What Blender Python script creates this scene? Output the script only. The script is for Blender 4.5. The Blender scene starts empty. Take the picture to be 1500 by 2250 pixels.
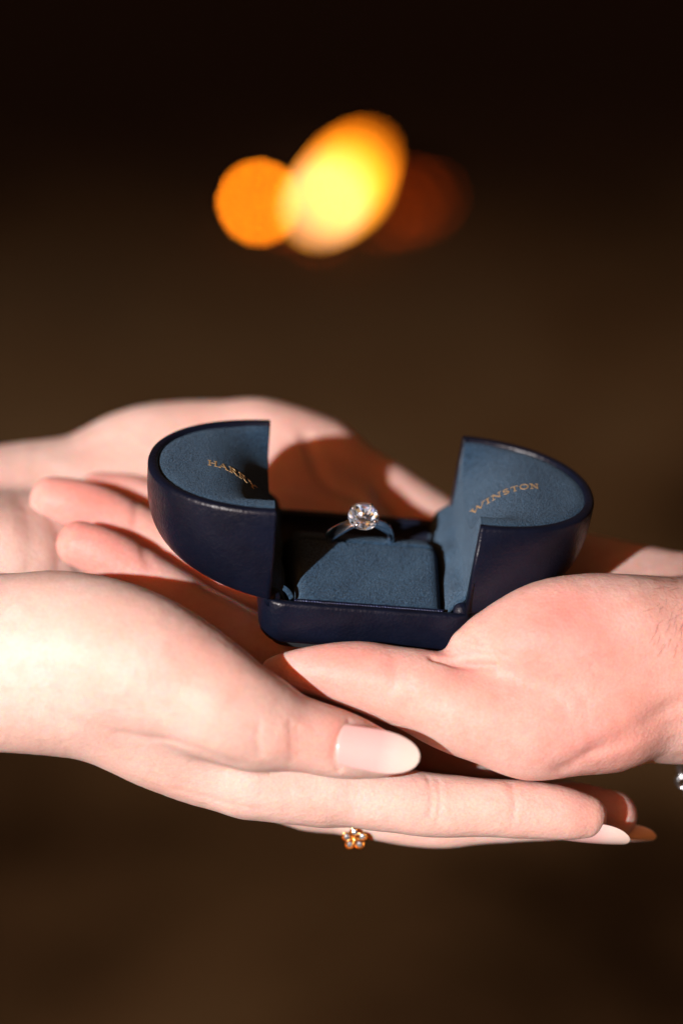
import bpy, bmesh, math, random
import numpy as np
from mathutils import Vector, Matrix, Quaternion
from mathutils.bvhtree import BVHTree

random.seed(7); np.random.seed(7)
C = bpy.context.scene.collection
SC = bpy.context.scene
MM = 0.001                                   # everything below is written in millimetres
R = math.radians

# ------------------------------------------------------------------ camera, sky, sun, exposure
PITCH = R(28.0); FPX = 6560.0; DIST = 800.0
FWD = np.array([0, math.cos(PITCH), -math.sin(PITCH)])
UPV = np.array([0, math.sin(PITCH), math.cos(PITCH)])
RGT = np.array([1.0, 0, 0])
CAM = -DIST * FWD
cd = bpy.data.cameras.new('camera'); cam = bpy.data.objects.new('camera', cd); C.objects.link(cam)
cam.location = Vector(CAM) * MM
cam.rotation_euler = (math.pi/2 - PITCH, 0, 0)
cd.sensor_fit = 'VERTICAL'; cd.sensor_height = 36; cd.lens = 36 * FPX / 2250
cd.clip_start = 0.05; cd.clip_end = 500
cd.dof.use_dof = True; cd.dof.focus_distance = 0.790; cd.dof.aperture_fstop = 3.7
cd.dof.aperture_blades = 0
SC.camera = cam

SUN_DIR = Vector((0.50, 0.80, -0.475)).normalized()
w = bpy.data.worlds.new('World'); SC.world = w; w.use_nodes = True
nt = w.node_tree
sky = nt.nodes.new('ShaderNodeTexSky'); sky.sky_type = 'NISHITA'; sky.sun_disc = False
sky.sun_elevation = math.asin(-SUN_DIR.z); sky.sun_rotation = math.atan2(-SUN_DIR.x, -SUN_DIR.y)
sky.dust_density = 8.0; sky.ozone_density = 0.3
tint = nt.nodes.new('ShaderNodeMix'); tint.data_type = 'RGBA'; tint.blend_type = 'MULTIPLY'; tint.inputs[0].default_value = 1
tint.inputs[7].default_value = (1.0, .36, .12, 1)          # warm, hazy evening sky
nt.links.new(sky.outputs[0], tint.inputs[6]); nt.links.new(tint.outputs[2], nt.nodes['Background'].inputs[0])
nt.nodes['Background'].inputs[1].default_value = 0.042
sd = bpy.data.lights.new('sun', 'SUN'); sd.energy = 5.0; sd.angle = R(0.7); sd.color = (1.0, 0.985, 0.98)
sun = bpy.data.objects.new('sun', sd); C.objects.link(sun)
sun.rotation_euler = SUN_DIR.to_track_quat('-Z', 'Y').to_euler(); sun.location = (-2, -3, 3)
SC.view_settings.view_transform = 'Standard'; SC.view_settings.look = 'None'
SC.view_settings.exposure = 0.42; SC.view_settings.gamma = 1.0
SC.cycles.use_denoising = True
SC.cycles.max_bounces = 14; SC.cycles.transmission_bounces = 12; SC.cycles.glossy_bounces = 6
SC.cycles.sample_clamp_indirect = 12

def ray(px, py):
    d = FWD + (px - 750) / FPX * RGT + (1125 - py) / FPX * UPV
    return CAM, d
def at(px, py, Y):                           # the point at depth y = Y (mm) seen at photo pixel px, py
    o, d = ray(px, py)
    return o + d * ((Y - o[1]) / d[1])

# ------------------------------------------------------------------ materials
def mat(name):
    m = bpy.data.materials.new(name); m.use_nodes = True
    return m, m.node_tree.nodes, m.node_tree.links, m.node_tree.nodes['Principled BSDF']
def noise(n, l, scale, detail=3, rough=.5, vec=None, dist=0.0):
    t = n.new('ShaderNodeTexNoise'); t.inputs['Scale'].default_value = scale
    t.inputs['Detail'].default_value = detail; t.inputs['Roughness'].default_value = rough
    t.inputs['Distortion'].default_value = dist
    if vec is not None: l.new(vec, t.inputs['Vector'])
    return t
def ramp(n, l, src, stops):
    r = n.new('ShaderNodeValToRGB'); e = r.color_ramp.elements
    while len(e) < len(stops): e.new(0.5)
    for i, (p, c) in enumerate(stops): e[i].position = p; e[i].color = (*c, 1)
    l.new(src, r.inputs[0]); return r
def mixc(n, l, f, a, b, mode='MIX'):
    m = n.new('ShaderNodeMix'); m.data_type = 'RGBA'; m.blend_type = mode
    for s, v in ((m.inputs[0], f), (m.inputs[6], a), (m.inputs[7], b)):
        if hasattr(v, 'is_linked') or hasattr(v, 'links'): l.new(v, s)
        elif isinstance(v, (int, float)): s.default_value = v
        else: s.default_value = (*v, 1)
    return m.outputs[2]
def bump(n, l, h, strength, dist, normal=None):
    b = n.new('ShaderNodeBump'); b.inputs['Strength'].default_value = strength
    b.inputs['Distance'].default_value = dist
    l.new(h, b.inputs['Height'])
    if normal is not None: l.new(normal, b.inputs['Normal'])
    return b.outputs[0]
def objco(n):
    return n.new('ShaderNodeTexCoord').outputs['Object']

def skin_material(name, pale, mid, red):
    m, n, l, b = mat(name)
    co = objco(n)
    n1 = noise(n, l, 45, 4, .6, co); n2 = noise(n, l, 260, 3, .6, co); n3 = noise(n, l, 1500, 3, .65, co)
    base = mixc(n, l, ramp(n, l, n1.outputs[0], [(.38, (0, 0, 0)), (.68, (1, 1, 1))]).outputs[0], pale, mid)
    base = mixc(n, l, ramp(n, l, n2.outputs[0], [(.46, (0, 0, 0)), (.72, (.6, .6, .6))]).outputs[0], base, mid)
    at_ = n.new('ShaderNodeAttribute'); at_.attribute_name = 'blush'
    base = mixc(n, l, at_.outputs['Fac'], base, red)
    sp = mixc(n, l, ramp(n, l, n3.outputs[0], [(.3, (.90, .88, .87)), (.6, (1, 1, 1))]).outputs[0], base, base)
    mm = n.new('ShaderNodeMix'); mm.data_type = 'RGBA'; mm.blend_type = 'MULTIPLY'; mm.inputs[0].default_value = 1
    l.new(base, mm.inputs[6])
    l.new(ramp(n, l, n3.outputs[0], [(.3, (.90, .87, .86)), (.62, (1, 1, 1))]).outputs[0], mm.inputs[7])
    l.new(mm.outputs[2], b.inputs['Base Color'])
    b.inputs['Roughness'].default_value = .52
    b.inputs['Specular IOR Level'].default_value = .28
    b.inputs['Subsurface Weight'].default_value = 1.0
    b.inputs['Subsurface Radius'].default_value = (1.0, .26, .12)
    b.inputs['Subsurface Scale'].default_value = .0045
    vo = n.new('ShaderNodeTexVoronoi'); vo.inputs['Scale'].default_value = 1000; l.new(co, vo.inputs['Vector'])
    nb = bump(n, l, vo.outputs['Distance'], .28, .00030)
    nb = bump(n, l, n2.outputs[0], .25, .0008, nb)
    l.new(nb, b.inputs['Normal'])
    return m
M = {}
M['skin_pale'] = skin_material('skin_pale', (.69, .505, .45), (.655, .42, .36), (.65, .235, .19))
M['skin_pink'] = skin_material('skin_pink', (.66, .44, .39), (.60, .335, .28), (.63, .19, .165))

m, n, l, b = mat('nail_polish')
a = n.new('ShaderNodeAttribute'); a.attribute_name = 'tip'
l.new(ramp(n, l, a.outputs['Fac'], [(0, (.63, .37, .355)), (.5, (.65, .41, .395)), (.68, (.68, .51, .475)), (1, (.69, .57, .50))]).outputs[0], b.inputs['Base Color'])
b.inputs['Roughness'].default_value = .28; b.inputs['Coat Weight'].default_value = .6; b.inputs['Coat Roughness'].default_value = .12
b.inputs['Subsurface Weight'].default_value = .35; b.inputs['Subsurface Radius'].default_value = (1, .5, .35); b.inputs['Subsurface Scale'].default_value = .0015
M['nail'] = m

m, n, l, b = mat('navy_leather')
co = objco(n)
v1 = n.new('ShaderNodeTexVoronoi'); v1.inputs['Scale'].default_value = 1300; l.new(co, v1.inputs['Vector'])
n1 = noise(n, l, 420, 4, .6, co); n2 = noise(n, l, 70, 3, .5, co)
l.new(ramp(n, l, n2.outputs[0], [(.3, (.0022, .0036, .0095)), (.7, (.0038, .0060, .0160))]).outputs[0], b.inputs['Base Color'])
nb = bump(n, l, v1.outputs['Distance'], .35, .0002); nb = bump(n, l, n1.outputs[0], .35, .0003, nb)
l.new(nb, b.inputs['Normal'])
l.new(ramp(n, l, n1.outputs[0], [(.3, (.30,)*3), (.7, (.42,)*3)]).outputs[0], b.inputs['Roughness'])
b.inputs['Specular IOR Level'].default_value = .25
b.inputs['Sheen Weight'].default_value = .0; b.inputs['Sheen Tint'].default_value = (.4, .45, .9, 1)
M['leather'] = m

m, n, l, b = mat('blue_suede')
co = objco(n)
n1 = noise(n, l, 1700, 3, .75, co, .3); n2 = noise(n, l, 330, 5, .7, co, .6); n3 = noise(n, l, 60, 3, .6, co, .5)
base = mixc(n, l, ramp(n, l, n1.outputs[0], [(.36, (0, 0, 0)), (.66, (1, 1, 1))]).outputs[0], (.0032, .010, .023), (.032, .080, .146))
base = mixc(n, l, ramp(n, l, n2.outputs[0], [(.40, (0, 0, 0)), (.68, (.55, .55, .55))]).outputs[0], base, (.012, .032, .058))
base = mixc(n, l, ramp(n, l, n3.outputs[0], [(.45, (0, 0, 0)), (.7, (.25, .25, .25))]).outputs[0], base, (.060, .130, .205))
l.new(base, b.inputs['Base Color'])
nb = bump(n, l, n1.outputs[0], 1.0, .0010); nb = bump(n, l, n2.outputs[0], .5, .0008, nb)
l.new(nb, b.inputs['Normal'])
b.inputs['Roughness'].default_value = .95; b.inputs['Specular IOR Level'].default_value = .1
b.inputs['Sheen Weight'].default_value = .22; b.inputs['Sheen Roughness'].default_value = .45; b.inputs['Sheen Tint'].default_value = (.45, .65, .85, 1)
M['suede'] = m

m, n, l, b = mat('black_felt')
co = objco(n); n1 = noise(n, l, 900, 3, .6, co)
l.new(ramp(n, l, n1.outputs[0], [(.3, (.004, .004, .006)), (.7, (.010, .010, .013))]).outputs[0], b.inputs['Base Color'])
b.inputs['Roughness'].default_value = 1
M['felt'] = m

def metal(name, col, rough, sc=600):
    m, n, l, b = mat(name)
    co = objco(n); n1 = noise(n, l, sc, 2, .5, co)
    l.new(ramp(n, l, n1.outputs[0], [(.3, tuple(c*.92 for c in col)), (.7, col)]).outputs[0], b.inputs['Base Color'])
    b.inputs['Metallic'].default_value = 1; b.inputs['Roughness'].default_value = rough
    return m
M['platinum'] = metal('platinum', (.78, .86, .96), .16)
M['gold'] = metal('gold', (.95, .58, .22), .16)
M['foil'] = metal('gold_foil', (.78, .55, .28), .5, 2500); M['foil'].node_tree.nodes['Principled BSDF'].inputs['Metallic'].default_value = .75
M['silver'] = metal('silver', (.88, .90, .92), .32)
m, n, l, b = mat('trim_metallic')
co = objco(n); n1 = noise(n, l, 900, 2, .5, co)
l.new(ramp(n, l, n1.outputs[0], [(.35, (.004, .006, .018)), (.7, (.012, .02, .06))]).outputs[0], b.inputs['Base Color'])
b.inputs['Roughness'].default_value = .2; b.inputs['Metallic'].default_value = .5
M['trim'] = m
m, n, l, b = mat('diamond')
co = objco(n); n1 = noise(n, l, 50, 1, .5, co)
l.new(ramp(n, l, n1.outputs[0], [(.3, (.97, .98, 1)), (.7, (1, 1, 1))]).outputs[0], b.inputs['Base Color'])
b.inputs['Roughness'].default_value = .03; b.inputs['Specular IOR Level'].default_value = .8; b.inputs['Metallic'].default_value = .6
tr = n.new('ShaderNodeBsdfTransparent'); mx = n.new('ShaderNodeMixShader'); lw = n.new('ShaderNodeLayerWeight'); lw.inputs[0].default_value = .25
l.new(lw.outputs['Fresnel'], mx.inputs[0]); l.new(tr.outputs[0], mx.inputs[1]); l.new(b.outputs[0], mx.inputs[2]); l.new(mx.outputs[0], n['Material Output'].inputs[0])
M['diamond'] = m
for nm, c in (('facet_white', (.60, .72, .82)), ('painted_glint_warm', (1, .70, .34)), ('painted_glint_cool', (.50, .62, 1)), ('painted_dark_facet', (.05, .05, .06))):  # warm and cool tints paint in the diamond's fire, dark its unlit reflections
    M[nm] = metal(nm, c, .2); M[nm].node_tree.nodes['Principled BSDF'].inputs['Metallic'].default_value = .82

m, n, l, b = mat('dark_earth')
co = objco(n)
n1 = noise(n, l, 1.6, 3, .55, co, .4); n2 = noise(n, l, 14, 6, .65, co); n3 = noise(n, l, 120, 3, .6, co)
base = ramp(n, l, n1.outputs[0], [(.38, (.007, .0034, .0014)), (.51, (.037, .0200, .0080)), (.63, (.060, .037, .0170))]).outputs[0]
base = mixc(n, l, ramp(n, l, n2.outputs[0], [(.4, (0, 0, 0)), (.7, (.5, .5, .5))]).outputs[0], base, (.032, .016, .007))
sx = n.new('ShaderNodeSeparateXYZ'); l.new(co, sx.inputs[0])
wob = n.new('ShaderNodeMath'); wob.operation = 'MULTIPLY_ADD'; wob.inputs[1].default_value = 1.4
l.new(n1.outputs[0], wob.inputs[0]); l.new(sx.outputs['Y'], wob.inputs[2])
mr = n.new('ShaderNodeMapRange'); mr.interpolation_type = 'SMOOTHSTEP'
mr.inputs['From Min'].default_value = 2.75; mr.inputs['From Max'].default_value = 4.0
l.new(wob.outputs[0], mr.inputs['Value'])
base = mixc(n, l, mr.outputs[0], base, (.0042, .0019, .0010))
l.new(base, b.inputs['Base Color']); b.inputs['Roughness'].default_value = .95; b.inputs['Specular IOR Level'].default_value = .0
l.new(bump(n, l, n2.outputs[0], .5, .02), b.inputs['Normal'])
M['earth'] = m

m, n, l, b = mat('charred_wood')
co = objco(n); n1 = noise(n, l, 40, 5, .7, co)
l.new(ramp(n, l, n1.outputs[0], [(.3, (.002, .0014, .001)), (.7, (.008, .0045, .0025))]).outputs[0], b.inputs['Base Color'])
b.inputs['Roughness'].default_value = .95; l.new(bump(n, l, n1.outputs[0], .7, .01), b.inputs['Normal'])
b.inputs['Specular IOR Level'].default_value = 0
M['char'] = m
def glow(name, c1, c2, s):
    m, n, l, b = mat(name)
    n.remove(b)
    e = n.new('ShaderNodeEmission'); e.inputs[1].default_value = s
    co = n.new('ShaderNodeTexCoord').outputs['Generated']
    sx = n.new('ShaderNodeSeparateXYZ'); l.new(co, sx.inputs[0])
    l.new(ramp(n, l, sx.outputs['Z'], [(0, c1), (1, c2)]).outputs[0], e.inputs[0])
    l.new(e.outputs[0], n['Material Output'].inputs[0])
    return m
M['flame'] = glow('flame', (1, .40, .03), (.80, .16, .002), 12)
M['flame_core'] = glow('flame_core', (1, .46, .26), (1, .36, .12), 8)
M['flame_small'] = glow('flame_small', (1, .24, .008), (1, .22, .004), 46)
M['ember'] = glow('ember', (1, .12, .010), (1, .09, .006), 1.2)

# ------------------------------------------------------------------ object helpers
def mesh_np(name, V, F):
    me = bpy.data.meshes.new(name)
    V = np.asarray(V, dtype=np.float32) * MM
    if isinstance(F, np.ndarray):
        k = F.shape[1]
        me.vertices.add(len(V)); me.vertices.foreach_set('co', V.ravel())
        me.loops.add(F.size); me.loops.foreach_set('vertex_index', F.ravel().astype(np.int32))
        me.polygons.add(len(F)); me.polygons.foreach_set('loop_start', np.arange(0, F.size, k, dtype=np.int32))
        me.polygons.foreach_set('loop_total', np.full(len(F), k, dtype=np.int32))
        me.update(calc_edges=True)
    else:
        me.from_pydata([tuple(map(float, v)) for v in V], [], [tuple(f) for f in F]); me.update()
    return me
def obj(name, V, F, m, parent=None, smooth=True, recalc=False):
    me = mesh_np(name, V, F) if not isinstance(V, bpy.types.Mesh) else V
    if recalc:
        bm = bmesh.new(); bm.from_mesh(me); bmesh.ops.remove_doubles(bm, verts=bm.verts, dist=1e-6)
        bmesh.ops.recalc_face_normals(bm, faces=bm.faces); bm.to_mesh(me); bm.free()
    me.materials.append(m)
    if smooth: me.polygons.foreach_set('use_smooth', [True] * len(me.polygons))
    o = bpy.data.objects.new(name, me); C.objects.link(o)
    if parent is not None: o.parent = parent
    return o
def tag(o, label=None, cat=None, group=None, kind=None):
    for k, v in (('label', label), ('category', cat), ('group', group), ('kind', kind)):
        if v: o[k] = v
    return o
def thing(name, label, cat, loc=(0, 0, 0), rot=(0, 0, 0), group=None):
    o = bpy.data.objects.new(name, None); C.objects.link(o); o.empty_display_size = .02
    o.location = Vector(loc) * MM; o.rotation_euler = rot
    return tag(o, label, cat, group)
class MB:
    def __init__(s): s.V = []; s.F = []
    def add(s, V, F):
        k = len(s.V); s.V += [tuple(v) for v in V]; s.F += [tuple(i + k for i in f) for f in F]
    def grid(s, P, closed_u=False, closed_v=False):     # P[u][v] points
        nu, nv = len(P), len(P[0]); V = [p for row in P for p in row]; F = []
        for i in range(nu if closed_u else nu - 1):
            for j in range(nv if closed_v else nv - 1):
                a, b_ = i, (i + 1) % nu; c, d = j, (j + 1) % nv
                F.append((a*nv + c, b_*nv + c, b_*nv + d, a*nv + d))
        s.add(V, F)
    def box(s, lo, hi):
        x0, y0, z0 = lo; x1, y1, z1 = hi
        s.add([(x0,y0,z0),(x1,y0,z0),(x1,y1,z0),(x0,y1,z0),(x0,y0,z1),(x1,y0,z1),(x1,y1,z1),(x0,y1,z1)],
              [(0,3,2,1),(4,5,6,7),(0,1,5,4),(1,2,6,5),(2,3,7,6),(3,0,4,7)])
    def tube(s, pts, rad, n=10, closed=False, caps=True):
        pts = [np.array(p, float) for p in pts]; N = len(pts); rows = []; up = None
        for i, p in enumerate(pts):
            t = (pts[(i+1) % N] - pts[i-1]) if closed else (pts[min(i+1, N-1)] - pts[max(i-1, 0)])
            t = t / np.linalg.norm(t)
            if up is None: up = np.cross(t, [0.3, .5, .81])
            up = up - t * np.dot(up, t); up /= np.linalg.norm(up); sd_ = np.cross(t, up)
            r = rad[i] if hasattr(rad, '__len__') else rad
            rows.append([p + r * (up * math.cos(a) + sd_ * math.sin(a)) for a in np.linspace(0, 2*math.pi, n, endpoint=False)])
        k = len(s.V); s.grid(rows, closed_u=closed, closed_v=True)
        if caps and not closed:
            s.F.append(tuple(range(k + n - 1, k - 1, -1))); e = k + (N-1)*n; s.F.append(tuple(range(e, e + n)))
    def ball(s, c, r, n=8, m_=6):
        rx, ry, rz = r if hasattr(r, '__len__') else (r, r, r)
        rows = [[(c[0] + rx*math.sin(t)*math.cos(a), c[1] + ry*math.sin(t)*math.sin(a), c[2] + rz*math.cos(t))
                 for a in np.linspace(0, 2*math.pi, n, endpoint=False)] for t in np.linspace(.02, math.pi - .02, m_)]
        s.grid(rows, closed_v=True)
    def build(s, name, m, parent=None, smooth=True, recalc=True):
        return obj(name, s.V, s.F, m, parent, smooth, recalc)

# ------------------------------------------------------------------ ground
GZ = -1100.0
P = [[(x, y, GZ) for y in np.linspace(-60000, 60000, 25)] for x in np.linspace(-60000, 60000, 25)]
g = MB(); g.grid(P); gr = g.build('ground', M['earth'], recalc=True); tag(gr, kind='structure')

# ------------------------------------------------------------------ fire on the ground, far out of focus
FY = 2840.0
fb = at(740, 500, FY)
fire = thing('fire', 'small blurred fire burning on the dark ground behind the hands', 'fire', (fb[0], FY, GZ))
fo = np.array([fb[0], FY, GZ])
def flame(p0, p1, wid, m):
    p0, p1 = np.array(p0), np.array(p1); mb = MB(); pts = []; rad = []
    for i, t in enumerate(np.linspace(0, 1, 12)):
        p = p0 + (p1 - p0) * t + np.array([math.sin(t*5)*wid*.12, 0, 0])
        pts.append(p - fo); rad.append(wid * .5 * max(.05, (math.sin(math.pi * min(1, (t*.86+.12)))**.8)))
    mb.tube(pts, rad, 12); return mb.build('flame', m, fire)
flame(at(688, 466, FY), at(818, 332, FY), 42, M['flame'])
flame(at(698, 466, FY - 60), at(748, 392, FY - 60), 26, M['flame_core'])
flame(at(563, 455, FY + 30), at(572, 430, FY + 30), 15, M['flame_small'])
def ember(c, r):
    mb = MB(); mb.ball((0, 0, 0), (r, r*.8, r*.6), 9, 7)
    for i, v in enumerate(mb.V): mb.V[i] = tuple(np.array(v) * (1 + .25*math.sin(i*2.3)) + c - fo)
    return mb.build('ember', M['ember'], fire)
for px, py, r in ((905, 428, 8), (925, 450, 7), (885, 462, 9), (860, 440, 9), (840, 470, 8), (945, 432, 6), (870, 415, 7), (630, 468, 8), (600, 430, 7), (650, 425, 7), (700, 500, 7)):
    o_, d_ = ray(px, py); ember(o_ + d_*((GZ + r*.5 - o_[2])/d_[2]), r)
for (a_, b_, rr) in (((-95, 90, 22), (70, 60, 24), 20), ((-40, 50, 20), (100, 120, 26), 18), ((-70, 110, 45), (60, 75, 58), 15)):
    mb = MB(); a_, b_ = np.array(a_, float), np.array(b_, float)
    mb.tube([a_ + (b_ - a_)*t + np.array([0, 0, 3*math.sin(t*7)]) for t in np.linspace(0, 1, 8)], [rr*(1 + .08*math.sin(i*2)) for i in range(8)], 10)
    mb.build('charred_log', M['char'], fire)

# ------------------------------------------------------------------ ring box
BOX = np.array([6.1, 3.0, -16.4])
box = thing('ring_box', 'open navy leather ring box lined in blue suede, resting in the right palm', 'ring box', BOX, (R(0), R(6.6), R(3.0)))
BM = Matrix.Translation(Vector(BOX)) @ box.rotation_euler.to_matrix().to_4x4()
def boxw(p): return np.array(BM @ Vector(p))
def rrect(hx, hy, r, n=8):
    out = []
    for cx, cy, a0 in ((hx - r, hy - r, 0), (-hx + r, hy - r, 90), (-hx + r, -hy + r, 180), (hx - r, -hy + r, 270)):
        for k in range(n + 1):
            a = R(a0 + 90*k/n); out.append((cx + r*math.cos(a), cy + r*math.sin(a)))
    return out
HX, HY = 28.6, 27.2
prof = [(6.0, -14.3), (4.0, -13.9), (2.1, -12.9), (.8, -11.2), (.15, -9.0), (0, -5), (0, -1.2), (.15, -.5), (.5, -.1), (1.0, 0), (1.8, 0), (2.2, -.2), (2.3, -.8), (2.3, -10)]
mb = MB(); rows = []
for ins, z in prof:
    rows.append([(x, y, z) for x, y in rrect(HX - ins, HY - ins, max(1.2, 6.5 - ins*.8))])
mb.grid(rows, closed_v=True)
nv = len(rows[0]); mb.F.append(tuple(range(nv - 1, -1, -1))); e = (len(rows) - 1)*nv; mb.F.append(tuple(range(e, e + nv)))
mb.build('base_tray', M['leather'], box)
mb = MB(); rows = [[(x, y, z) for x, y in rrect(HX - i_, HY - i_, 5)] for i_, z in ((4.2, -13.4), (4.0, -15.2), (5.2, -15.7))]
mb.grid(rows, closed_v=True); e = 2*nv; mb.F.append(tuple(range(e + nv - 1, e - 1, -1)))
mb.build('felt_foot', M['felt'], box)

# cushion: two pads with the ring slot between them
def pad(y0, y1, zf, hx, name):
    mb = MB(); ny, nx = 26, 30; P = []
    for i in range(ny):
        t = i/(ny - 1); y = y0 + (y1 - y0)*t; row = []
        for j in range(nx):
            s = 2*j/(nx - 1) - 1; x = hx*s
            e_ = min(1, (1 - abs(s))*hx/2.6); f = min(1, min(t, 1 - t)*abs(y1 - y0)/1.3)
            drop = 2.2*(1 - math.sqrt(max(0, 1 - (1 - e_)**2))) + 1.2*(1 - math.sqrt(max(0, 1 - (1 - f)**2)))
            row.append((x, y, zf(t) - drop))
        P.append(row)
    # skirt
    P2 = [[(p[0], p[1], -10.3) for p in P[0]]] + P + [[(p[0], p[1], -10.3) for p in P[-1]]]
    P3 = [[(r_[0][0], r_[0][1], -10.3)] + r_ + [(r_[-1][0], r_[-1][1], -10.3)] for r_ in P2]
    mb.grid(P3); return mb.build(name, M['suede'], box)
pad(-24.4, -.4, lambda t: -.6 + 6.6*t**.85, 19.4, 'cushion_pad')
pad(.8, 24.4, lambda t: 5.2 - 11.0*t**1.6 - 1.8*t, 19.4, 'cushion_pad')
# twisted trim cord along the front of the cushion
mb = MB()
for ph in (0, math.pi):
    mb.tube([(x, -24.6 + .32*math.cos(x*4.2 + ph), -.35 + .32*math.sin(x*4.2 + ph)) for x in np.linspace(-19.8, 19.8, 240)], .36, 6)
mb.build('trim_cord', M['trim'], box)

# lids
AX, AY, HL, ZT, XSL, SN = 33.0, 27.4, 26.6, 27.0, 27.6, 2.15
XSR = 26.1
def outl(th, ins=0.0):
    c, s = math.cos(th), math.sin(th)
    return (AX - ins)*abs(c)**(2/SN), (AY - ins)*math.copysign(abs(s)**(2/SN), s)
def scoop(x, y):
    return 11.0*max(0, 1 - x/17.5)**2*(max(0, 1 - (y/24.5)**4) if y > 0 else max(0, 1 - abs(y/20.0)**2.6))
def liningz(x, y, s):
    return ZT - .35 - .7*max(0, (s - .90)/.10)**2 - scoop(x, y)
TH = np.linspace(-math.pi/2, math.pi/2, 61)
def make_lid(sx):
    XS = XSL if sx < 0 else XSR
    def X(x): return sx*(XS + x)
    mb = MB(); rows = []
    for th in TH:
        row = []
        for ins, dz in ((2.7, -6), (2.7, -1.4), (2.62, -.6), (2.3, -.12), (1.9, 0), (1.2, 0), (.6, -.14), (.2, -.5), (0, -1.1)):
            x, y = outl(th, ins); row.append((X(x), y, ZT + dz))
        for ph in np.linspace(.06, math.pi/2, 22):
            sc = max(0, math.cos(ph))**(2/3.7); x, y = outl(th)
            row.append((X(x*sc), y*(1 - .05*math.sin(ph)**3), ZT - 1.1 - (HL - 1.1)*math.sin(ph)**(2/3.1)))
        rows.append(row)
    mb.grid(rows)
    for sy in (-1, 1):       # leather end edge of the shell beside the hinge
        y0, y1 = sorted((sy*24.6, sy*27.25)); x0, x1 = sorted((X(-.35), X(.8)))
        mb.box((x0, y0, ZT - HL + .5), (x1, y1, ZT - .35))
    lid = mb.build('lid', M['leather'], box)
    mb = MB(); rows = []
    for th in TH:
        rows.append([(X(ox*s - .0), oy*s, liningz(ox*s, oy*s, s)) for s in np.linspace(0, 1, 34) for ox, oy in [outl(th, 2.6)]])
    mb.grid(rows)
    # suede wall on the hinge side under the scoop
    ys = np.linspace(-24.7, 24.7, 50); rows = []
    for z_t in np.linspace(0, 1, 8):
        rows.append([(X(-.02), y, 0.3 + (liningz(0, y, abs(y)/24.8) - 0.3)*z_t) for y in ys])
    mb.grid(rows)
    lin = mb.build('lining', M['suede'], lid)
    ang = R(2.6 if sx < 0 else 2.0)*sx                   # how far the lid hangs open past level
    pv = Vector((sx*XS, 0, ZT - 6))*MM; rm = Matrix.Rotation(ang, 3, 'Y')
    lid.rotation_euler = rm.to_euler(); lid.location = pv - rm @ pv
    return lid
lidL = make_lid(-1); lidR = make_lid(1)

# gussets: soft suede strips that join the tray to the lids
for sx in (-1, 1):
    mb = MB(); rows = []
    for y in np.linspace(-23.0, 26.5, 40):
        u = (y + 23)/49.5; lift = 2.2*u + .35*math.sin(y*.6)
        path = [(21.9, -9.8), (22.0, -4), (22.5, -1.2 + lift*.5), (23.4, .5 + lift), (24.6, 1.7 + lift), (26.0, 2.5 + lift*1.1), (27.2, 4.0 + lift), (27.75, 6.5 + lift)]
        rows.append([(sx*(x - (1.3 if sx > 0 else 0) + .3*math.sin(y*.35 + i)), y, z) for i, (x, z) in enumerate(path)])
    mb.grid(rows); o = mb.build('hinge_gusset', M['suede'], box)
    sm = o.modifiers.new('thick', 'SOLIDIFY'); sm.thickness = .8*MM; sm.offset = 0
    mb = MB()
    mb.tube([(sx*(25.8 - (1.2 if sx > 0 else 0)), y, -.2) for y in np.linspace(-25.5, 25.5, 12)], 2.2, 14); mb.build('hinge_roll', M['leather'], box)
# a loose flap of suede at the near left corner of the tray
mb = MB(); rows = []
for t in np.linspace(0, 1, 8):
    c = np.array([-23.6 + 2.9*t + .5*math.sin(t*3), -22.6 - 1.4*t, 2.5 - 2.7*t**1.3])
    rows.append([c + np.array([.5, .12, .45])*s for s in (-1, 0, 1)])
mb.grid(rows); o = mb.build('suede_flap', M['suede'], box); o.modifiers.new('thick', 'SOLIDIFY').thickness = .5*MM

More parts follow.
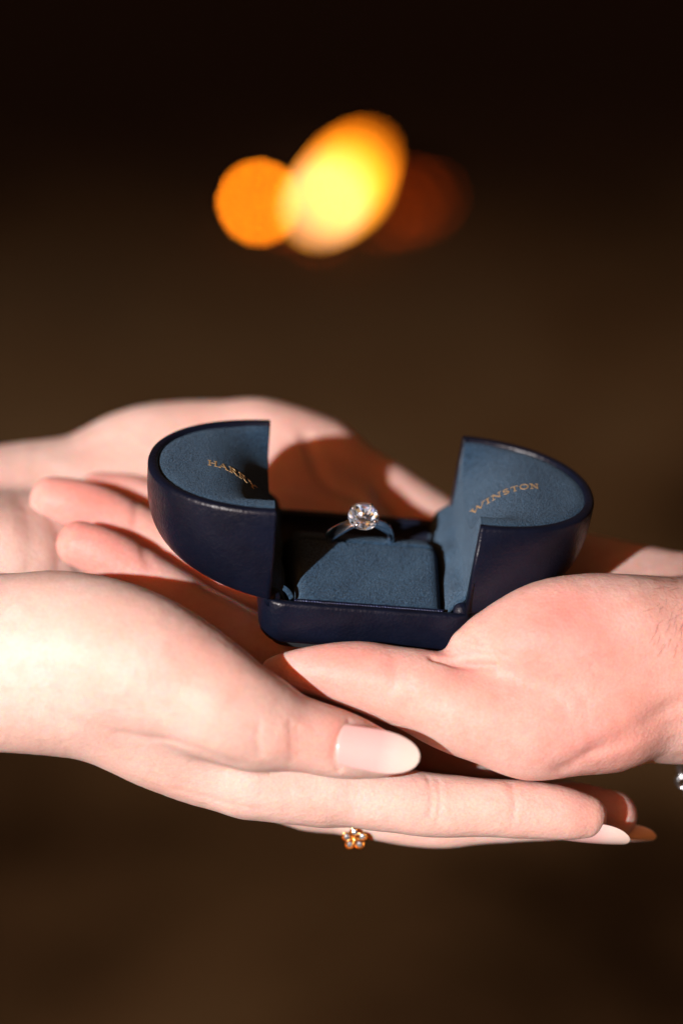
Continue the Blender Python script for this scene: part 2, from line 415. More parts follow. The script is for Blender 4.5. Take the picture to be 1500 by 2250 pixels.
# gold foil lettering pressed into the lid linings: strokes drawn on a 1 x 1 cell
def arc(cx, cy, rx, ry, a0, a1, n=10): return [(cx + rx*math.cos(R(a)), cy + ry*math.sin(R(a))) for a in np.linspace(a0, a1, n)]
def ser(x, y, w=.16): return [(x - w, y), (x + w, y)]
T, t_ = .125, .06
GL = {
 'H': (.86, [([(.14, 0), (.14, 1)], T), ([(.72, 0), (.72, 1)], T), ([(.14, .52), (.72, .52)], t_), (ser(.14, 0), t_), (ser(.14, 1), t_), (ser(.72, 0), t_), (ser(.72, 1), t_)]),
 'A': (.92, [([(.08, 0), (.45, 1)], t_), ([(.45, 1), (.82, 0)], T), ([(.22, .36), (.68, .36)], t_), (ser(.08, 0), t_), (ser(.82, 0), t_)]),
 'R': (.80, [([(.14, 0), (.14, 1)], T), ([(.14, .97)] + arc(.36, .745, .26, .225, 90, -90) + [(.14, .52)], .1), ([(.36, .52), (.74, 0)], T), (ser(.14, 0), t_), (ser(.14, 1), t_), (ser(.74, 0, .1), t_)]),
 'Y': (.84, [([(.06, 1), (.42, .5)], T), ([(.78, 1), (.42, .5)], t_), ([(.42, .5), (.42, 0)], T), (ser(.42, 0), t_), (ser(.08, 1), t_), (ser(.76, 1), t_)]),
 'W': (1.2, [([(.05, 1), (.33, 0)], T), ([(.33, 0), (.58, .95)], t_), ([(.52, 1), (.83, 0)], T), ([(.83, 0), (1.1, 1)], t_), (ser(.06, 1), t_), (ser(1.1, 1), t_)]),
 'I': (.40, [([(.18, 0), (.18, 1)], T), (ser(.18, 0), t_), (ser(.18, 1), t_)]),
 'N': (.90, [([(.14, 0), (.14, 1)], t_), ([(.14, 1), (.74, 0)], T), ([(.74, 0), (.74, 1)], t_), (ser(.14, 0), t_), (ser(.12, 1), t_), (ser(.74, 1), t_)]),
 'S': (.66, [(arc(.32, .74, .22, .24, 30, 270, 12) + arc(.32, .26, .24, .26, 90, -150, 12)[1:], .13)]),
 'T': (.78, [([(.38, 0), (.38, 1)], T), ([(.04, .97), (.72, .97)], t_), (ser(.38, 0), t_), ([(.05, .97), (.05, .8)], t_), ([(.71, .97), (.71, .8)], t_)]),
 'O': (.94, [(arc(.44, .5, .40, .5, 0, 360, 26), .12)]),
}
def lettering(word, lid, sx, x0, yb, h, gap, slant):
    mb = MB(); pen = 0.0
    for ch in word:
        wd, st = GL[ch]
        for pts, tk in st:
            dense = []
            for (p, q) in zip(pts[:-1], pts[1:]):
                k = max(1, int(math.dist(p, q)/.12))
                dense += [(p[0] + (q[0]-p[0])*i/k, p[1] + (q[1]-p[1])*i/k) for i in range(k)]
            dense.append(pts[-1]); rows = []
            for i, (u, v) in enumerate(dense):
                a_ = np.array(dense[max(0, i-1)]); b_ = np.array(dense[min(len(dense)-1, i+1)])
                d = b_ - a_; d = d/max(1e-6, np.linalg.norm(d)); nn = np.array([-d[1], d[0]])*tk*.5
                row = []
                for s in (-1, 1):
                    lx = x0 + (pen + u + s*nn[0])*h; ly = yb + (v + s*nn[1])*h + slant*(pen + u)*h
                    ax_ = sx*lx - (XSL if sx < 0 else XSR)                      # distance out from the hinge
                    row.append((lx, ly, liningz(ax_, ly, 0) + .10))
                rows.append(row)
            mb.grid(rows)
        pen += wd + gap
    o = mb.build('lettering', M['foil'], lid, smooth=False)
    for p in o.data.polygons:
        pass
    sm = o.modifiers.new('thick', 'SOLIDIFY'); sm.thickness = .10*MM; sm.offset = 0
    return o
lettering('HARRY', lidL, -1, -44.6, -1.5, 2.75, .15, -.10)
lettering('WINSTON', lidR, 1, 27.2, -1.5, 2.6, .12, .06)

# ------------------------------------------------------------------ diamond ring in the slot
u_ax = np.array([.10, -.54, .84]); u_ax /= np.linalg.norm(u_ax)
w_ax = np.array([.97, .22, -.06]); w_ax -= u_ax*np.dot(w_ax, u_ax); w_ax /= np.linalg.norm(w_ax)
n_ax = np.cross(u_ax, w_ax)
RC = at(787, 1187, 4.5)
ring = thing('diamond_ring', 'solitaire diamond ring with polished tapered band standing in the cushion slot', 'ring', RC)
mb = MB(); rows = []
for a in np.linspace(0, 2*math.pi, 96, endpoint=False):
    near = max(0, math.cos(a)); ro = 9.7 + 1.9*near**10; th = 1.5 + .5*near**8
    wd = 1.7 - .5*near**6
    rad = u_ax*math.cos(a) + w_ax*math.sin(a); row = []
    for k in np.linspace(0, 2*math.pi, 16, endpoint=False):
        ck, sk = math.cos(k), math.sin(k)
        row.append(rad*(ro - th*.5 + th*.5*math.copysign(abs(ck)**.7, ck)) + n_ax*wd*math.copysign(abs(sk)**.7, sk))
    rows.append(row)
mb.grid(rows, closed_u=True, closed_v=True); mb.build('band', M['platinum'], ring)
DR = 4.25; DC = u_ax*13.3
def fr(x, y, z): return DC + w_ax*x + n_ax*y + u_ax*z
bm = bmesh.new()
def ringpts(r, z, n_, off): return [(r*math.cos(2*math.pi*(i + off)/n_), r*math.sin(2*math.pi*(i + off)/n_), z) for i in range(n_)]
pts = ringpts(DR*.56, DR*.31, 8, 0) + ringpts(DR*.80, DR*.185, 8, .5) + ringpts(DR, .07, 16, 0) + ringpts(DR, -.07, 16, 0) + ringpts(DR*.45, -DR*.52, 8, .5) + [(0, 0, -DR*.68)]
for p in pts: bm.verts.new(Vector(fr(*p))*MM)
bmesh.ops.convex_hull(bm, input=bm.verts); bmesh.ops.recalc_face_normals(bm, faces=bm.faces)
me = bpy.data.meshes.new('diamond'); bm.to_mesh(me); bm.free()
gem = obj('diamond', me, None, M['diamond'], ring, smooth=False)
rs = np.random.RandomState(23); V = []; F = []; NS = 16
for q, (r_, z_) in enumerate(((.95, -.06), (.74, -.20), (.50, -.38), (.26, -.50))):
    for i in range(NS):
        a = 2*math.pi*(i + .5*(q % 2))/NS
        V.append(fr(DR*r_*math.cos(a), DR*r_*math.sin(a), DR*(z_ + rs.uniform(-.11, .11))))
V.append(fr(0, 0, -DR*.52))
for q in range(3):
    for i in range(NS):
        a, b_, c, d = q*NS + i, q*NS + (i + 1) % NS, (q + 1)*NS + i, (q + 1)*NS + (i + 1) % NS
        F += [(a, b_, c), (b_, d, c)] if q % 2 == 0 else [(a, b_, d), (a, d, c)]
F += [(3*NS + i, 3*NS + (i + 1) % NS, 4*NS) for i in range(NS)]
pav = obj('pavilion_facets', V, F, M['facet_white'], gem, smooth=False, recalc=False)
pav.data.materials.append(M['painted_glint_warm']); pav.data.materials.append(M['painted_glint_cool']); pav.data.materials.append(M['painted_dark_facet'])
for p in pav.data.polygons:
    x = rs.rand(); p.material_index = 1 if x < .13 else (2 if x < .27 else (3 if x < .58 else 0))  # coloured glints and dark reflections painted on random facets
mb = MB()
for k in range(4):
    a = R(45 + 90*k + 4)
    ca, sa = math.cos(a), math.sin(a)
    mb.tube([fr(ca*r, sa*r, z) for r, z in ((.9, -3.9), (2.0, -2.9), (3.2, -1.2), (3.95, -.1), (3.9, .55), (3.45, .95), (3.1, 1.05))], [.36, .40, .42, .45, .48, .46, .30], 8)
mb.tube([fr(2.35*math.cos(a), 2.35*math.sin(a), -2.4) for a in np.linspace(0, 2*math.pi, 32, endpoint=False)], .30, 8, closed=True)
mb.tube([fr(1.35*math.cos(a), 1.35*math.sin(a), -3.6) for a in np.linspace(0, 2*math.pi, 24, endpoint=False)], .34, 8, closed=True)
mb.build('prong_setting', M['platinum'], ring)

# ------------------------------------------------------------------ hands: implicit limbs meshed as one continuous skin
def crom(pts, k=6):
    p = np.array(pts, float); p = np.vstack([2*p[0] - p[1], p, 2*p[-1] - p[-2]]); out = []
    for i in range(1, len(p) - 2):
        for t in np.linspace(0, 1, k, endpoint=False):
            out.append(.5*((2*p[i]) + (-p[i-1] + p[i+1])*t + (2*p[i-1] - 5*p[i] + 4*p[i+1] - p[i+2])*t*t + (-p[i-1] + 3*p[i] - 3*p[i+1] + p[i+2])*t**3))
    out.append(p[-2]); return np.array(out)
def smin(a, b, k):
    h = np.maximum(k - np.abs(a - b), 0)/k
    return np.minimum(a, b) - h*h*k*.25
class Field:
    def __init__(s, lo, hi, h):
        s.lo = np.array(lo, float); s.h = h
        s.n = np.ceil((np.array(hi) - s.lo)/h).astype(int) + 1
        s.ax = [(s.lo[i] + h*np.arange(s.n[i])).astype(np.float32) for i in range(3)]
    def empty(s): return np.full(tuple(s.n), 60.0, np.float32)
    def chain(s, pts, marg=9.0):
        d = s.empty(); q = crom(pts)
        for a, b_ in zip(q[:-1], q[1:]):
            lo = np.minimum(a[:3] - a[3], b_[:3] - b_[3]) - marg; hi = np.maximum(a[:3] + a[3], b_[:3] + b_[3]) + marg
            i0 = np.clip(((lo - s.lo)/s.h).astype(int), 0, s.n); i1 = np.clip(((hi - s.lo)/s.h).astype(int) + 2, 0, s.n)
            if np.any(i1 <= i0): continue
            sl = tuple(slice(i0[k], i1[k]) for k in range(3))
            x = s.ax[0][sl[0]][:, None, None] - np.float32(a[0]); y = s.ax[1][sl[1]][None, :, None] - np.float32(a[1]); z = s.ax[2][sl[2]][None, None, :] - np.float32(a[2])
            v = (b_ - a).astype(np.float32); L2 = float(v[:3] @ v[:3]) + 1e-6
            t = np.clip((x*v[0] + y*v[1] + z*v[2])/L2, 0, 1)
            dd = np.sqrt((x - t*v[0])**2 + (y - t*v[1])**2 + (z - t*v[2])**2) - (a[3] + t*v[3])
            d[sl] = np.minimum(d[sl], dd)
        return d
def nets(d, lo, h):
    s = d < 0
    c = np.zeros(tuple(np.array(d.shape) - 1), np.int8)
    offs = [(i, j, k) for i in (0, 1) for j in (0, 1) for k in (0, 1)]
    sl = lambda o: tuple(slice(o[a], d.shape[a] - 1 + o[a]) for a in range(3))
    for o in offs: c += s[sl(o)]
    act = (c > 0) & (c < 8); idx = np.argwhere(act)
    vals = {o: d[idx[:, 0] + o[0], idx[:, 1] + o[1], idx[:, 2] + o[2]] for o in offs}
    acc = np.zeros((len(idx), 3)); cnt = np.zeros(len(idx))
    for o in offs:
        for a in range(3):
            if o[a] == 0:
                p = list(o); p[a] = 1; p = tuple(p)
                va, vb = vals[o], vals[p]; cr = (va < 0) != (vb < 0)
                t = np.where(cr, va/np.where(cr, va - vb, 1), 0)
                pos = np.tile(np.array(o, float), (len(idx), 1)); pos[:, a] = t
                acc[cr] += pos[cr]; cnt[cr] += 1
    V = (idx + acc/cnt[:, None])*h + lo
    im = np.full(c.shape, -1, np.int32); im[tuple(idx.T)] = np.arange(len(idx))
    Q = []
    for a in range(3):
        b_, e_ = (a + 1) % 3, (a + 2) % 3
        A = [slice(None)]*3; B = [slice(None)]*3; A[a] = slice(0, -1); B[a] = slice(1, None)
        s0, s1 = s[tuple(A)], s[tuple(B)]
        g_ = np.argwhere(s0 != s1); g_ = g_[(g_[:, b_] > 0) & (g_[:, e_] > 0) & (g_[:, b_] < c.shape[b_]) & (g_[:, e_] < c.shape[e_])]
        ins = s0[tuple(g_.T)]
        def cell(db, de):
            q = g_.copy(); q[:, b_] += db; q[:, e_] += de; return im[tuple(q.T)]
        q = np.stack([cell(-1, -1), cell(0, -1), cell(0, 0), cell(-1, 0)], 1)
        q[~ins] = q[~ins][:, ::-1]; Q.append(q)
    F = np.vstack(Q); F = F[(F >= 0).all(1)]
    return V, F
def smooth_mesh(V, F, it, lam=.5, mu=-.52):
    E = np.vstack([F[:, [0, 1]], F[:, [1, 2]], F[:, [2, 3]], F[:, [3, 0]]])
    deg = np.bincount(E.ravel(), minlength=len(V)).astype(float)
    for i in range(it):
        for w_ in (lam, mu):
            S = np.stack([np.bincount(E[:, 0], V[E[:, 1], k], len(V)) + np.bincount(E[:, 1], V[E[:, 0], k], len(V)) for k in range(3)], 1)
            V = V + w_*(S/deg[:, None] - V)
    return V
def subdiv(V, F):                              # one linear split of every quad, then a light relax
    E = np.vstack([F[:, [0, 1]], F[:, [1, 2]], F[:, [2, 3]], F[:, [3, 0]]]); Es = np.sort(E, 1)
    U, inv = np.unique(Es, axis=0, return_inverse=True); inv = inv.ravel(); n0, nf = len(V), len(F)
    Vn = np.vstack([V, (V[U[:, 0]] + V[U[:, 1]])/2, V[F].mean(1)])
    e = [n0 + inv[i*nf:(i + 1)*nf] for i in range(4)]; c = n0 + len(U) + np.arange(nf)
    Fn = np.vstack([np.stack([F[:, 0], e[0], c, e[3]], 1), np.stack([F[:, 1], e[1], c, e[0]], 1), np.stack([F[:, 2], e[2], c, e[1]], 1), np.stack([F[:, 3], e[3], c, e[2]], 1)])
    return Vn, Fn
def normals(V, F):
    n_ = np.cross(V[F[:, 2]] - V[F[:, 0]], V[F[:, 3]] - V[F[:, 1]]); N = np.zeros_like(V)
    for i in range(4):
        for k in range(3): N[:, k] += np.bincount(F[:, i], n_[:, k], len(V))
    return N/np.maximum(1e-9, np.linalg.norm(N, axis=1))[:, None]
def seg_dist(V, P):
    d = np.full(len(V), 1e9)
    for a, b_ in zip(P[:-1], P[1:]):
        v = b_ - a; t = np.clip(((V - a) @ v)/(v @ v + 1e-9), 0, 1); d = np.minimum(d, np.linalg.norm(V - a - t[:, None]*v, axis=1))
    return d
class Hand: pass
def make_hand(palm, fingers, kp, kf, h, creases, blush, m, parent, base_blush=0.0, dig=0.0):
    P = lambda c: [(*at(px, py, Y), r) for px, py, Y, r in c]
    pc = [(P(c), k) for c, k in palm]; fc = [P(c) for c in fingers]
    allp = np.array([p for c, _ in pc for p in c] + [p for c in fc for p in c])
    lo = (allp[:, :3] - allp[:, 3:4]).min(0) - 8; hi = (allp[:, :3] + allp[:, 3:4]).max(0) + 8
    f = Field(lo, hi, h); A = None
    for c, k in pc:
        d = f.chain(c, marg=k + 5); A = d if A is None else smin(A, d, k)
    out = A.copy()
    for c in fc: out = np.minimum(out, smin(A, f.chain(c, marg=kf + 5), kf))
    V, F = nets(out, f.lo, h); V = smooth_mesh(V, F, 3); V, F = subdiv(V, F); V = smooth_mesh(V, F, 2)
    H = Hand(); bv = BVHTree.FromPolygons([tuple(v) for v in V], [tuple(q) for q in F.tolist()])
    H.bv = bv
    def hit(px, py):
        o, d = ray(px, py); r = bv.ray_cast(Vector(o), Vector(d).normalized())
        return (np.array(r[0]), np.array(r[1])) if r[0] is not None else (None, None)
    H.hit = hit
    N = normals(V, F); disp = np.zeros(len(V))
    for poly, wd, dp in creases:
        pts = [hit(*p)[0] for p in poly]; pts = [p for p in pts if p is not None]
        if len(pts) < 2: continue
        q = crom(np.array(pts), 5) if len(pts) > 2 else np.array(pts); d = seg_dist(V, q)
        disp -= 1.0*dp*np.exp(-(d/(1.15*wd))**2)
    rs = np.random.RandomState(5)
    for i in range(36):
        wl = rs.uniform(5, 22); k_ = rs.normal(size=3); k_ *= 2*math.pi/wl/np.linalg.norm(k_)
        disp += wl*.0015*np.sin(V @ k_ + rs.uniform(0, 6.28))
    V = V + N*disp[:, None]
    B = np.full(len(V), base_blush)
    for px, py, r, amt in blush:
        p = hit(px, py)[0]
        if p is None: continue
        B += .72*amt*np.exp(-(np.linalg.norm(V - p, axis=1)/r)**2)
    o = obj('hand', V, F, m, parent)
    a = o.data.attributes.new('blush', 'FLOAT', 'POINT'); a.data.foreach_set('value', np.clip(B, 0, 1).astype(np.float32))
    H.o = o; return H
def nail(base, tip, nrm, width, parent, curve=5.5, sag=1.5, name='fingernail', thick=.55, lift=.0):
    base, tip = np.array(base, float), np.array(tip, float); t = tip - base; L = np.linalg.norm(t); t /= L
    nrm = np.array(nrm, float); nrm -= t*np.dot(nrm, t); nrm /= np.linalg.norm(nrm); s = np.cross(t, nrm)
    rows = []; tips = []; nu, nvv = 40, 19
    for i in range(nu):
        u = i/(nu - 1)
        if u < .09: wv = .94*max(0, 1 - ((.09 - u)/.09)**2.6)**.45
        elif u < .5: wv = .94 + .06*(u - .09)/.41
        else: wv = math.sqrt(max(0.0, 1 - ((u - .5)/.5)**2.0))
        wv = max(wv, .03); row = []
        for j in range(nvv):
            v = 2*j/(nvv - 1) - 1; a = v*wv*width*.5/curve
            row.append(base + t*L*u + s*curve*math.sin(a) + nrm*(curve*(math.cos(a) - 1) + sag*(4*u*(1 - u))*.5 + lift*u))
            tips.append(u)
        rows.append(row)
    mb = MB(); mb.grid(rows); o = obj(name, mb.V, mb.F, M['nail'], parent)
    a = o.data.attributes.new('tip', 'FLOAT', 'POINT'); a.data.foreach_set('value', np.array(tips, np.float32))
    sm = o.modifiers.new('thick', 'SOLIDIFY'); sm.thickness = thick*MM; sm.offset = -1
    o.modifiers.new('sub', 'SUBSURF').levels = 1
    return o

VOX = 1.0
personL = thing('person', 'pale person reaching in from the left with two cupped hands and long pale nails', 'person', at(-300, 1500, 0))
personR = thing('person', 'person reaching in from the right, holding the ring box on an open pink palm', 'person', at(1800, 1500, 0))
def unparent_offset(o, parent):              # keep the part where it stands under its moved parent
    o.matrix_parent_inverse = Matrix.Translation(-parent.location)

# ---- near hand of the person on the left: palm up, thumb towards the camera
L1 = make_hand(
    palm=[([(-900, 1420, -60, 33), (-420, 1430, -44, 26), (-160, 1440, -28, 22.5), (20, 1440, -29, 21.6), (150, 1428, -33, 20.6), (290, 1452, -40, 18.8), (430, 1512, -46, 15.6), (500, 1552, -50, 13.5), (560, 1582, -50, 11.8)], 8),
          ([(-160, 1480, -30, 19), (40, 1500, -34, 17.5), (220, 1560, -38, 14.2), (340, 1620, -40, 13.2), (480, 1684, -41, 11.6), (700, 1724, -42, 9.9)], 9),
          ([(-100, 1440, -14, 18), (200, 1520, -20, 14), (440, 1640, -22, 11), (680, 1738, -22, 9.6)], 10),
          ([(-100, 1400, 0, 16), (200, 1460, -2, 13), (420, 1560, -3, 11), (665, 1690, -3, 9.6)], 10),
          ([(-80, 1370, 8, 14), (200, 1400, 10, 12), (420, 1470, 14, 10.5), (655, 1600, 14, 9)], 10)],
    fingers=[[(470, 1550, -50, 12.6), (545, 1580, -50, 11.8), (620, 1604, -50.5, 10.2), (665, 1615, -50.5, 9.7), (745, 1636, -50.5, 8.9), (815, 1652, -49.5, 7.0), (838, 1658, -49, 6.0)],
             [(560, 1704, -42, 10.8), (700, 1727, -42, 9.9), (830, 1752, -43, 8.9), (960, 1769, -43.5, 8.5), (1060, 1774, -43.5, 7.8), (1150, 1779, -43, 7.7), (1230, 1786, -42.5, 7.2), (1284, 1794, -42, 5.9)],
             [(560, 1700, -23, 10.0), (690, 1742, -23, 9.5), (830, 1778, -25, 8.6), (960, 1799, -26, 8.1), (1100, 1792, -27, 7.4), (1250, 1783, -28, 7.7), (1342, 1793, -28, 7.0)],
             [(560, 1670, -4, 10.0), (680, 1712, -5, 9.5), (900, 1772, -9, 8), (1130, 1770, -11, 7.2), (1246, 1760, -12, 6.0)],
             [(560, 1570, 13, 9.0), (670, 1620, 12, 8.5), (860, 1700, 9, 7), (1030, 1720, 7, 6.2), (1130, 1716, 6, 5.2)]],
    kp=8, kf=5.0, h=VOX,
    creases=[([(262, 1612), (330, 1622), (400, 1634), (460, 1655), (520, 1678)], 1.5, .32),
             ([(570, 1590), (566, 1620), (572, 1660)], .9, .22), ([(636, 1590), (640, 1630), (640, 1672)], .8, .25), ([(652, 1600), (655, 1660)], .8, .2),
             ([(940, 1708), (948, 1745), (944, 1790)], .8, .28), ([(960, 1712), (966, 1750), (962, 1800)], .8, .25),
             ([(1120, 1722), (1130, 1760), (1126, 1800)], .9, .25),
             ([(745, 1694), (734, 1668), (738, 1634), (750, 1604), (768, 1585)], .8, .40), ([(768, 1585), (815, 1590), (860, 1604)], .8, .3), ([(390, 1735), (470, 1757), (560, 1778)], 1.0, .25), ([(330, 1700), (430, 1728)], .9, .15)],
    blush=[(420, 1440, 12, .35), (430, 1560, 10, .12), (900, 1745, 10, .22), (1180, 1745, 12, .35), (1290, 1780, 9, .35), (700, 1640, 9, .22), (720, 1560, 8, .25), (600, 1740, 14, .10), (728, 1650, 4, .45), (745, 1600, 4, .4), (948, 1745, 5, .25), (1125, 1760, 5, .25), (640, 1630, 5, .2), (1300, 1740, 12, .4), (1385, 1790, 8, .5)],
    m=M['skin_pale'], parent=personL)
unparent_offset(L1.o, personL)
p, nn = L1.hit(770, 1640)
nail(at(741, 1633, p[1]) - FWD*1.0, at(921, 1667, p[1] - 1.2), -FWD*.95 + UPV*.13 - RGT*.12, 11.5, L1.o, curve=9.0, sag=1.3)
nl = nail(at(1222, 1833, -46), at(1382, 1846, -43.5), -UPV*.80 - FWD*.55, 10.5, L1.o, curve=5.6, sag=1.0)
nl = nail(at(1290, 1836, -30), at(1440, 1838, -28), -UPV*.80 - FWD*.5, 10.0, L1.o, curve=5.2, sag=1.0)

# ---- far hand of the same person
L2 = make_hand(
    palm=[([(-900, 1080, 70, 26), (-350, 1170, 66, 19), (-60, 1158, 65, 16.0), (80, 1116, 67, 15.6), (200, 1082, 71, 15.6), (300, 1022, 77, 16), (390, 1002, 79, 16.2), (500, 1000, 80, 16), (600, 1002, 80, 15.4), (690, 1026, 80, 14)], 8),
          ([(-300, 1205, 34, 18), (0, 1212, 34, 15), (200, 1220, 42, 14), (420, 1200, 48, 12), (640, 1180, 52, 10.5), (760, 1190, 54, 9.5)], 18),
          ([(-300, 1175, 60, 18), (0, 1150, 61, 15.5), (150, 1128, 63, 15), (300, 1095, 67, 14)], 18),
          ([(-300, 1160, 58, 17), (0, 1163, 57, 16.5), (220, 1165, 58, 14), (450, 1120, 62, 13.5), (620, 1110, 63, 12.5), (720, 1150, 63, 10.5)], 18),
          ([(-300, 1240, 20, 17), (0, 1246, 18, 15), (200, 1285, 31, 11), (430, 1290, 37, 11), (720, 1280, 42, 9)], 18)],
    fingers=[[(560, 1000, 80, 15), (690, 1026, 80, 14), (780, 1066, 79, 12), (860, 1104, 78, 10.4), (940, 1148, 77, 9.4), (1010, 1190, 75, 8.0), (1050, 1214, 74, 6.6)],
             [(620, 1130, 62, 11), (740, 1160, 62, 9.5), (900, 1240, 60, 8.5), (1020, 1300, 56, 7.6), (1110, 1335, 52, 6.4)],
             [(640, 1190, 53, 10.5), (760, 1210, 53, 9.5), (940, 1300, 50, 8.5), (1070, 1360, 46, 7.6), (1150, 1390, 42, 6.4)],
             [(600, 1270, 42, 10), (740, 1290, 43, 9), (930, 1370, 39, 8), (1050, 1420, 36, 7), (1110, 1440, 34, 6)],
             [(560, 1300, 38, 9), (700, 1330, 37, 8.5), (860, 1400, 33, 7), (960, 1440, 30, 6.4), (1010, 1455, 28, 5.4)]],
    kp=8, kf=5.0, h=VOX,
    creases=[([(676, 965), (690, 1010), (705, 1045), (740, 1075), (790, 1095)], 2.2, 1.2)],
    blush=[(700, 1000, 22, .3), (900, 1050, 16, .35), (640, 1040, 16, .15)],
    m=M['skin_pale'], parent=personL)
unparent_offset(L2.o, personL)

# ---- hand of the person on the right: palm up under the box, thumb towards the camera
RH = make_hand(
    palm=[([(1040, 1432, -29, 7.0), (1110, 1422, -27.5, 11.4), (1210, 1408, -26, 16.2), (1340, 1404, -23, 17.4), (1470, 1425, -20, 18.5), (1600, 1450, -18, 21), (1900, 1450, -14, 25), (2500, 1440, -10, 33)], 6),
          ([(1170, 1596, -36.5, 13.5), (1320, 1560, -30, 16), (1430, 1537, -22, 17), (1560, 1514, -14, 20.5), (1900, 1480, -8, 25)], 9),
          ([(800, 1540, 6, 12), (950, 1590, 2, 13.5), (1200, 1580, -6, 15), (1450, 1500, -8, 17)], 9),
          ([(740, 1462, -12, 9.6), (900, 1455, -11, 12), (1150, 1450, -12, 14), (1400, 1440, -12, 17), (1600, 1440, -8, 20)], 10),
          ([(760, 1370, 12, 10), (950, 1390, 12, 11.5), (1200, 1400, 10, 13), (1420, 1400, 6, 17), (1600, 1420, 4, 20)], 10),
          ([(772, 1318, 31, 9.6), (950, 1330, 29, 11), (1180, 1330, 25, 13), (1400, 1350, 18, 15), (1600, 1390, 14, 20), (2000, 1400, 12, 24)], 10),
          ([(795, 1280, 46, 8.5), (980, 1275, 43, 11), (1180, 1265, 36, 13), (1330, 1285, 30, 13), (1500, 1350, 22, 15), (1650, 1390, 18, 18)], 10)],
    fingers=[[(1330, 1562, -30, 15.5), (1165, 1590, -36.5, 13.6), (1080, 1572, -37, 13.2), (1000, 1552, -36.5, 12.2), (930, 1522, -35, 11.3), (860, 1501, -34, 10.2), (790, 1485, -33, 9.0), (710, 1474, -32, 6.9), (640, 1474, -31.5, 5.2), (605, 1476, -31, 4.0)],
             [(900, 1460, -11, 11), (740, 1462, -12, 9.6), (590, 1432, -6, 8.6), (450, 1358, 1, 7.9), (370, 1304, 5, 7.4), (285, 1250, 8, 7.3), (218, 1213, 10, 7.0), (177, 1197, 11, 6.6)],
             [(930, 1385, 12, 11), (760, 1364, 14, 10), (560, 1290, 19, 8.6), (400, 1217, 24, 8.0), (310, 1172, 27, 7.3), (230, 1132, 29, 7.4), (165, 1108, 30, 7.2), (120, 1100, 31, 6.9)],
             [(930, 1325, 30, 11), (770, 1312, 32, 9.6), (620, 1250, 36, 8.2), (470, 1182, 41, 7.6), (380, 1135, 44, 7.0), (290, 1098, 46, 7.0), (220, 1088, 47, 6.6)],
             [(950, 1275, 43, 10), (790, 1274, 47, 8.2), (650, 1215, 52, 7.2), (540, 1165, 56, 6.4), (460, 1130, 58, 6), (400, 1105, 60, 5.6)]],
    kp=8, kf=4.0, h=VOX,
    creases=[([(950, 1446), (985, 1455), (1030, 1463), (1085, 1464)], .9, 1.1),
             ([(860, 1436), (866, 1470), (862, 1510)], 1.4, .22), ([(1010, 1420), (1040, 1436), (1090, 1444)], .9, .25), ([(1040, 1395), (1070, 1420), (1110, 1440)], .8, .2),
             ([(1150, 1470), (1200, 1510), (1240, 1560)], 1.2, .2), ([(1180, 1455), (1240, 1490), (1290, 1540)], 1.1, .18),
             ([(1235, 1690), (1330, 1635), (1420, 1590), (1500, 1540)], 2.4, .7), ([(1290, 1660), (1390, 1625), (1500, 1590)], 1.5, .25),
             ([(300, 1180), (318, 1215), (330, 1245)], 1.3, .35), ([(285, 1085), (300, 1115), (296, 1150)], 1.2, .3)],
    blush=[(170, 1180, 12, .65), (300, 1230, 11, .45), (110, 1090, 12, .65), (240, 1120, 11, .5), (230, 1050, 10, .6), (760, 1450, 11, .5), (640, 1460, 8, .3),
           (1130, 1330, 12, .25), (1250, 1370, 10, .4), (1130, 1430, 8, .25), (1330, 1340, 12, .2), (1290, 1580, 16, .12), (1180, 1480, 14, .15), (1120, 1300, 7, .3), (1240, 1340, 6, .35), (1170, 1390, 5, .3), (1310, 1400, 6, .25), (1400, 1450, 8, .2), (1020, 1455, 5, .4), (860, 1460, 5, .35), (1240, 1650, 12, .3), (1350, 1640, 12, .25), (1450, 1590, 10, .2), (960, 1440, 5, .4)],
    m=M['skin_pink'], parent=personR)
unparent_offset(RH.o, personR)

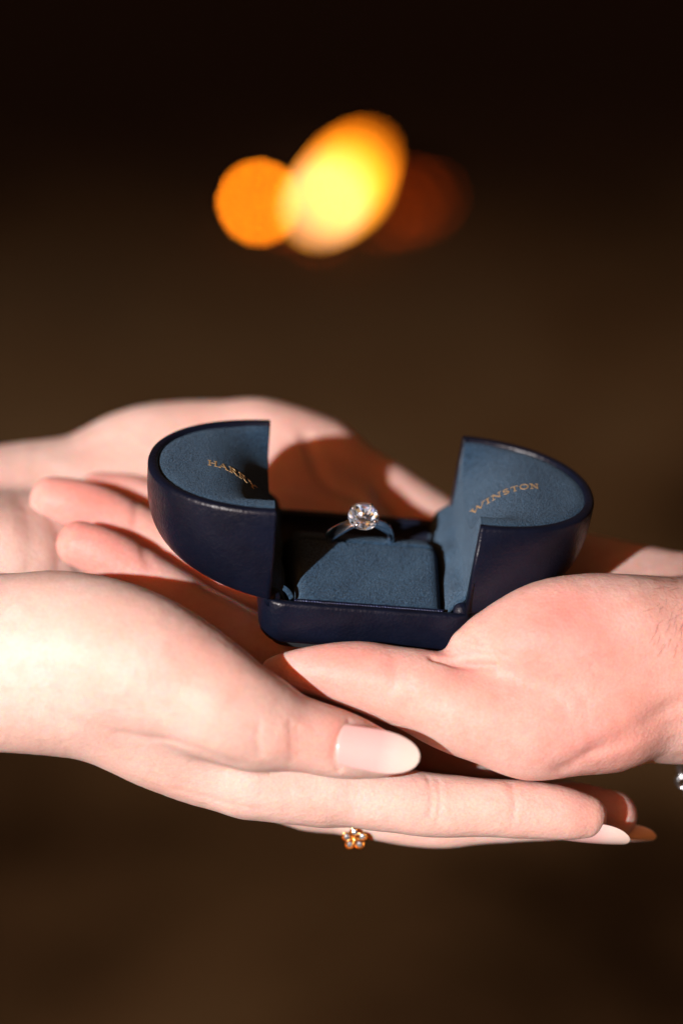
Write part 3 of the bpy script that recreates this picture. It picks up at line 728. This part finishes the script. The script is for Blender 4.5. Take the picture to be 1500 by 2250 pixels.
# ------------------------------------------------------------------ gold flower ring worn under the near left hand
fc = at(779, 1822, -27); flower = thing('flower_ring', 'tiny gold flower ring with sparkling petals, peeking out below the left fingers', 'ring', fc)
mb = MB(); cc = at(776, 1760, -24.0) - fc
mb.tube([cc + 9.6*(np.array([0.05, math.cos(a), 0]) + np.array([0, 0, math.sin(a)])*.98) for a in np.linspace(0, 2*math.pi, 48, endpoint=False)], .8, 8, closed=True)
mb.build('band', M['gold'], flower)
fn = -UPV*.42 - FWD*.88; fx = RGT; fyv = np.cross(fn, fx)
f0 = at(779, 1840, -33.5) - fc
for k in range(5):
    a = R(90 + 72*k); dv = fx*math.cos(a) + fyv*math.sin(a); sv = np.cross(fn, dv)
    mb = MB(); rows = []
    for r_, z in ((0, .2), (.45, -.1), (.9, .0), (1.25, .55), (1.35, 1.0), (1.15, 1.05)):
        rows.append([f0 + dv*(2.1 + r_*1.3*math.cos(t)) + sv*r_*1.2*math.sin(t) + fn*z for t in np.linspace(0, 2*math.pi, 14, endpoint=False)])
    mb.grid(rows, closed_v=True); pt = mb.build('petal', M['gold'], flower)
    bm = bmesh.new(); c0 = f0 + dv*2.2 + fn*.75
    for (r_, z, n_, of) in ((.45, .42, 6, 0), (.85, .1, 10, 0), (.05, -.6, 3, 0)):
        for i in range(n_):
            t = 2*math.pi*(i + of)/n_; bm.verts.new(Vector(c0 + (dv*math.cos(t) + sv*math.sin(t))*r_ + fn*z)*MM)
    bmesh.ops.convex_hull(bm, input=bm.verts); bmesh.ops.recalc_face_normals(bm, faces=bm.faces)
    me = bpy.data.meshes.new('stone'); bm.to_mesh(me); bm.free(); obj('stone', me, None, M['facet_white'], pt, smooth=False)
mb = MB(); mb.ball(f0 + fn*.9, .55, 10, 8); mb.build('flower_centre', M['gold'], flower)

# ------------------------------------------------------------------ bracelet on the right wrist, only its edge in the frame
bc = at(1499, 1480, -10); br = thing('bracelet', 'thin silver bracelet hanging from the right wrist at the picture edge', 'bracelet', bc)
K = 34
for k in range(K):
    a = 2*math.pi*k/K; c0 = np.array([1.0 + 16*(1 + math.sin(a)), 31*math.cos(a) - 2, 29*math.sin(a) - 3])
    mb = MB(); tn = np.array([0, -math.sin(a), math.cos(a)]); sd2 = np.array([1.0, 0, 0]) if k % 2 else np.array([0, math.cos(a), math.sin(a)])
    mb.tube([c0 + tn*3.6*math.cos(t) + sd2*1.5*math.sin(t) for t in np.linspace(0, 2*math.pi, 14, endpoint=False)], .6, 6, closed=True)
    mb.build('link', M['silver'], br)

# ------------------------------------------------------------------ fine dark hairs on the right wrist
m, n, l, b = mat('arm_hair')
co = objco(n); n1 = noise(n, l, 300, 2, .5, co)
l.new(ramp(n, l, n1.outputs[0], [(.3, (.03, .018, .012)), (.7, (.08, .05, .035))]).outputs[0], b.inputs['Base Color']); b.inputs['Roughness'].default_value = .6
mb = MB(); rs = random.Random(11)
for k in range(85):
    px = 1560 - 130*rs.random()**1.2; py = rs.uniform(1262, 1430)
    p, nn = RH.hit(px, py)
    if p is None: continue
    dr = RGT*(-.55 + rs.uniform(-.3, .3)) - UPV*(.7 + rs.uniform(-.3, .3)); dr = dr - nn*np.dot(dr, nn); dr /= np.linalg.norm(dr)
    L_ = rs.uniform(2.2, 4.6); mb.tube([p + dr*L_*t + nn*(.1 + .9*t*(1 - .5*t)) for t in (0, .3, .65, 1)], [.03, .03, .024, .01], 3, caps=False)
o = mb.build('arm_hair', m, RH.o); o['kind'] = 'stuff'
